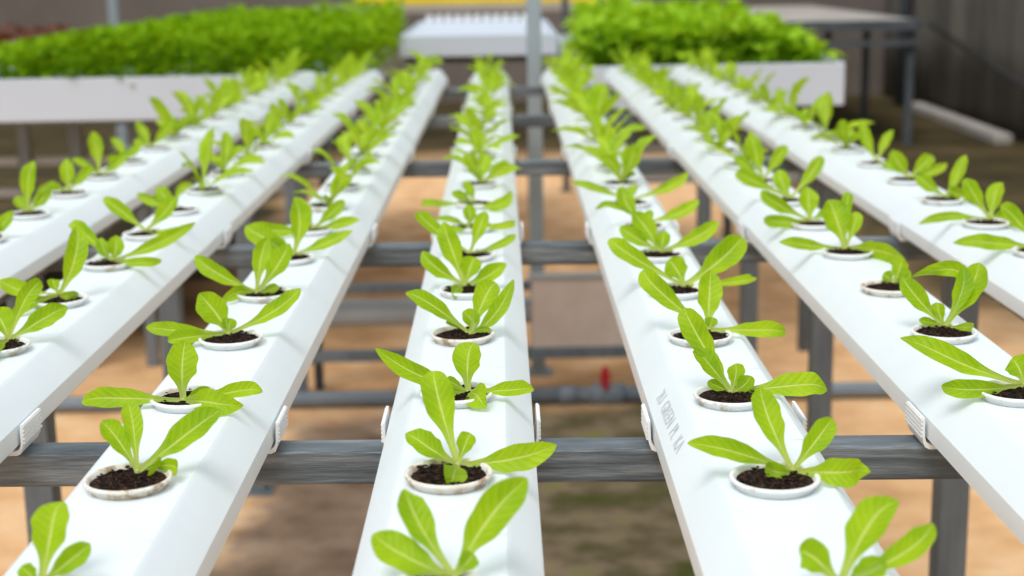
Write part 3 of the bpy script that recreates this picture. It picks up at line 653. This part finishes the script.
def bed(name, pts, n, z0, hfun, size, mat, lab, cat, seed, nv=(0,.3,.6,.85,1)):
    """dense crop: thousands of small leaves over a polygon (x,y)"""
    rng = random.Random(seed); bm = bmesh.new(); uvl = bm.loops.layers.uv.new('UVMap')
    xs = [q[0] for q in pts]; ysx = [q[1] for q in pts]
    def inside(x, y):
        c = False; j = len(pts)-1
        for i in range(len(pts)):
            (xi, yi), (xj, yj) = pts[i], pts[j]
            if (yi > y) != (yj > y) and x < (xj-xi)*(y-yi)/(yj-yi)+xi: c = not c
            j = i
        return c
    k = 0
    while k < n:
        x = rng.uniform(min(xs), max(xs)); y = min(ysx)+(max(ysx)-min(ysx))*rng.random()**1.3
        if not inside(x, y): continue
        k += 1
        h = hfun(x, y); z = z0+h*rng.uniform(.15, 1)**.7
        az = rng.uniform(0, 6.28); el = math.radians(rng.uniform(5, 75)); L = size*rng.uniform(.6, 1.3)
        d = Vector((math.cos(az)*math.cos(el), math.sin(az)*math.cos(el), math.sin(el)))
        P = Vector((x, y, z)); w = d.cross(Vector((0,0,1))).normalized(); nn = w.cross(d)
        rows = []
        for v in nv:
            hw = L*.32*max(.08, math.sin(math.pi*min(1, v*.95+.03))**.7)
            c = P+d*L*v-Vector((0,0,1))*L*.35*v*v
            rows.append([(bm.verts.new(c+w*u*hw+Vector((0,0,1))*abs(u)*hw*.35), u, v) for u in (-1, 0, 1)])
        for i in range(len(rows)-1):
            for j in (0, 1):
                q = (rows[i][j], rows[i][j+1], rows[i+1][j+1], rows[i+1][j])
                f = bm.faces.new([a[0] for a in q]); f.smooth = True
                for lp, a in zip(f.loops, q): lp[uvl].uv = (a[1]*.5+.5, .3+.6*a[2])
    o = link(name, bm, M[mat], smooth='leaf')
    return tag(o, lab, cat, kind='stuff')
def hl(x, y): return .135+.02*math.sin(x*5+y*3)+.012*math.sin(x*13+1)*math.sin(y*9)
bed('seedling_bed', [(-3.88, 5.02), (-.44, 5.02), (-.44, 6.7), (-.49, 6.75), (-.49, 8.0), (-2.15, 8.0), (-1.95, 7.0), (-1.85, 6.0), (-3.88, 5.6)], 18000, .95, lambda x, y: (.112+hl(x, y))*(.62+.38*min(1, max(0, (x+1.9)/.7))), .045, 'bedleaf',
    'dense bed of fine dark green seedlings in the left tray', 'seedlings', 5)
bed('seedling_bed', [(.265, 5.15), (1.10, 5.17), (1.10, 7.36), (.36, 7.36)], 5200, .95, lambda x, y: (.225+.03*math.sin(x*9)*math.sin(y*5))*(1-.42*min(1, max(0, (x/y-.150)/.070))), .075, 'bedleaf2',
    'bed of bright broad-leaved seedlings in the right tray', 'seedlings', 6)
bed('red_seedling_bed', [(-3.88, 5.7), (-1.92, 6.1), (-2.05, 7.0), (-2.2, 7.9), (-3.88, 7.9)], 3500, .95, lambda x, y: .175, .05, 'redleaf',
    'patch of reddish brown seedlings behind the left end of the green bed', 'seedlings', 8)

# middle white tray with a row of round white pieces along its back
t = table('white_tray_table', 'low white table with a scalloped back edge, far behind the centre channel', 'table',
      -.46, .245, 6.8, 8.6, 1.088, .094, 'dark', [(x, y) for x in (-.125, .15) for y in (6.95, 8.4)], rail=False)
bm = bmesh.new(); box(bm, -.335, .335, .013, 1.786, 1.03, 1.082)
link('tray_top', bm, M['tray'], t)
for k in range(12):
    x = -.30+.0535*k
    bm = bmesh.new(); tube(bm, (x, 1.70, 1.102), (x, 1.77, 1.102), .0195, 14)
    link('round_cap', bm, M['clip'], t)

# far right empty table
t = empty('steel_table', (2.6, 11.3, 0), 'empty grey steel table with a pale top, at the far right by the dark wall', 'table')
bm = bmesh.new(); box(bm, -.55, .49, 0, 4.0, .90, .935, .004); link('top', bm, M['concrete'], t)
bm = bmesh.new(); box(bm, -.56, .50, -.03, -.001, .865, .94); box(bm, -.56, .50, -.028, -.002, .75, .79)
box(bm, .491, .52, -.03, 4.0, .865, .94); link('frame', bm, M['dark'], t)
for lx, ly in ((-.5, .02), (.455, .02), (.455, 2.9), (-.5, 2.9), (.455, 1.4)):
    bm = bmesh.new(); box(bm, lx-.026, lx+.026, ly, ly+.05, 0, .8995 if ly > .01 else .83); link('leg', bm, M['dark'], t)
# ------------------------------------------------------------------ posts, pipes, board and odds and ends
def post(x, y, w, h, lab, mat='post'):
    bm = bmesh.new(); box(bm, -w/2, w/2, -w/2, w/2, .008, h, .003); box(bm, -w, w, -w, w, 0, .008)
    o = link('steel_post', bm, M[mat]); o.location = (x, y, 0); tag(o, lab, 'post')
post(.105, 5.06, .049, 3.0, 'tall grey steel post standing behind the rack, right of the centre channel')
post(.385, 9.3, .040, 3.0, 'thin grey post far behind, between the white table and the right seedling bed', 'dark')
post(-3.05, 12, .075, 3.0, 'thin grey post against the back wall, above the left seedling bed')
def pipe(name, p0, p1, r, mat, lab, cat='pipe'):
    bm = bmesh.new(); tube(bm, p0, p1, r, 24); o = link(name, bm, M[mat], smooth=True)
    for pl in o.data.polygons: pl.use_smooth = len(pl.vertices) == 4
    return tag(o, lab, cat)
root = empty('drain_pipe', (0, 4.90, .262), 'thick grey drain pipe crossing below the rack', 'pipe')
bm = bmesh.new(); tube(bm, (-.68, 0, 0), (.61, 0, 0), .045, 28); o = link('tube', bm, M['pipe'], root, smooth=True)
for xx in (-.64, -.02, .52):
    bm = bmesh.new(); box(bm, xx-.015, xx+.015, -.012, .012, -.262, -.0445); link('support', bm, M['dark'], root)
root = empty('water_pipe', (0, 4.68, .027), 'slate grey water pipe on the ground with a red valve handle', 'pipe')
bm = bmesh.new(); tube(bm, (-2.6, 0, 0), (.16, 0, 0), .026, 20); tube(bm, (.16, 0, .0), (.22, 0, .0), .031, 20); tube(bm, (.22, 0, 0), (1.9, 0, 0), .026, 20)
link('tube', bm, M['bluepipe'], root, smooth=True)
bm = bmesh.new(); tube(bm, (.265, 0, .0), (.375, 0, .0), .036, 20); tube(bm, (.31, 0, .03), (.31, 0, .058), .014, 14); link('valve_body', bm, M['bluepipe'], root, smooth=True)
bm = bmesh.new(); box(bm, .294, .328, -.04, .012, .056, .072, .003); box(bm, .300, .322, -.048, -.036, .03, .105, .004); tag(link('handle', bm, M['red'], root), 'red valve handle')
# weathered board panel on the low bars
b = empty('weathered_panel', (.225, 4.770, .165), 'pale brown weathered board panel with a grey top rail, standing below the rack', 'panel')
bm = bmesh.new(); box(bm, -.145, .20, 0, .022, 0, .225, .002); link('board', bm, M['board'], b)
bm = bmesh.new(); box(bm, -.155, .21, -.004, .026, .2255, .245, .002); link('top_rail', bm, M['pipe'], b)
# curb along the right wall, tarpaulin skirt pole
bm = bmesh.new(); box(bm, -.07, .07, -1.35, 1.35, 0, .075, .01)
o = link('concrete_curb', bm, M['concrete']); o.location = (3.79, 12.6, 0); o.rotation_euler = (0, 0, math.radians(-1.2)); tag(o, 'pale concrete curb on the ground along the dark right wall', 'curb')
bm = bmesh.new(); tube(bm, (3.83, 13.6, .80), (3.83, 10.4, .36), .018, 10)
tag(link('leaning_pole', bm, M['black'], smooth=True), 'thin dark pole sloping down against the right wall', 'pole')
bm = bmesh.new(); tube(bm, (3.80, 14.4, .01), (3.84, 14.4, 2.9), .05, 12)
tag(link('wall_pole', bm, M['dark'], smooth=True), 'upright grey pole at the far end of the dark right wall', 'pole')
# yellow sheet and ledge at the back
bm = bmesh.new(); box(bm, -1.15, .95, 11.9, 12.3, 1.092, 1.16, .005)
tag(link('yellow_sheet', bm, M['yellow']), 'bright yellow strip on the far bench at the top of the photo', 'strip')
bt = empty('far_bench', (-.2, 11.8, 0), 'grey bench far at the back under the yellow strip', 'bench')
bm = bmesh.new(); box(bm, -1.3, 1.3, 0, .6, 1.03, 1.091, .005); link('top', bm, M['concrete'], bt)
for lx in (-1.2, 1.2):
    for ly in (.05, .5):
        bm = bmesh.new(); box(bm, lx-.03, lx+.03, ly-.03, ly+.03, 0, 1.0295); link('leg', bm, M['dark'], bt)

# ------------------------------------------------------------------ light
w = bpy.data.worlds.new('greenhouse_sky'); scene.world = w; w.use_nodes = True
nt = w.node_tree; bg = nt.nodes['Background']
tc = nt.nodes.new('ShaderNodeTexCoord'); sp = nt.nodes.new('ShaderNodeSeparateXYZ'); nt.links.new(tc.outputs['Generated'], sp.inputs[0])
rp = nt.nodes.new('ShaderNodeValToRGB'); nt.links.new(sp.outputs['Z'], rp.inputs[0])
cr = rp.color_ramp; cr.elements[0].position = 0; cr.elements[0].color = (.47,.53,.60,1); cr.elements[1].position = .7; cr.elements[1].color = (.88,.93,.98,1)
nt.links.new(rp.outputs[0], bg.inputs[0]); bg.inputs[1].default_value = 1.0
sd = bpy.data.lights.new('sun', 'SUN'); sd.energy = 1.9; sd.angle = math.radians(28); sd.color = (1, .985, .95)
so = bpy.data.objects.new('sun', sd); COL.objects.link(so); so.rotation_euler = (math.radians(30), math.radians(-14), 0)

vs = scene.view_settings
vs.view_transform = 'Standard'; vs.look = 'None'; vs.gamma = 1; vs.use_curve_mapping = False; vs.exposure = -0.02
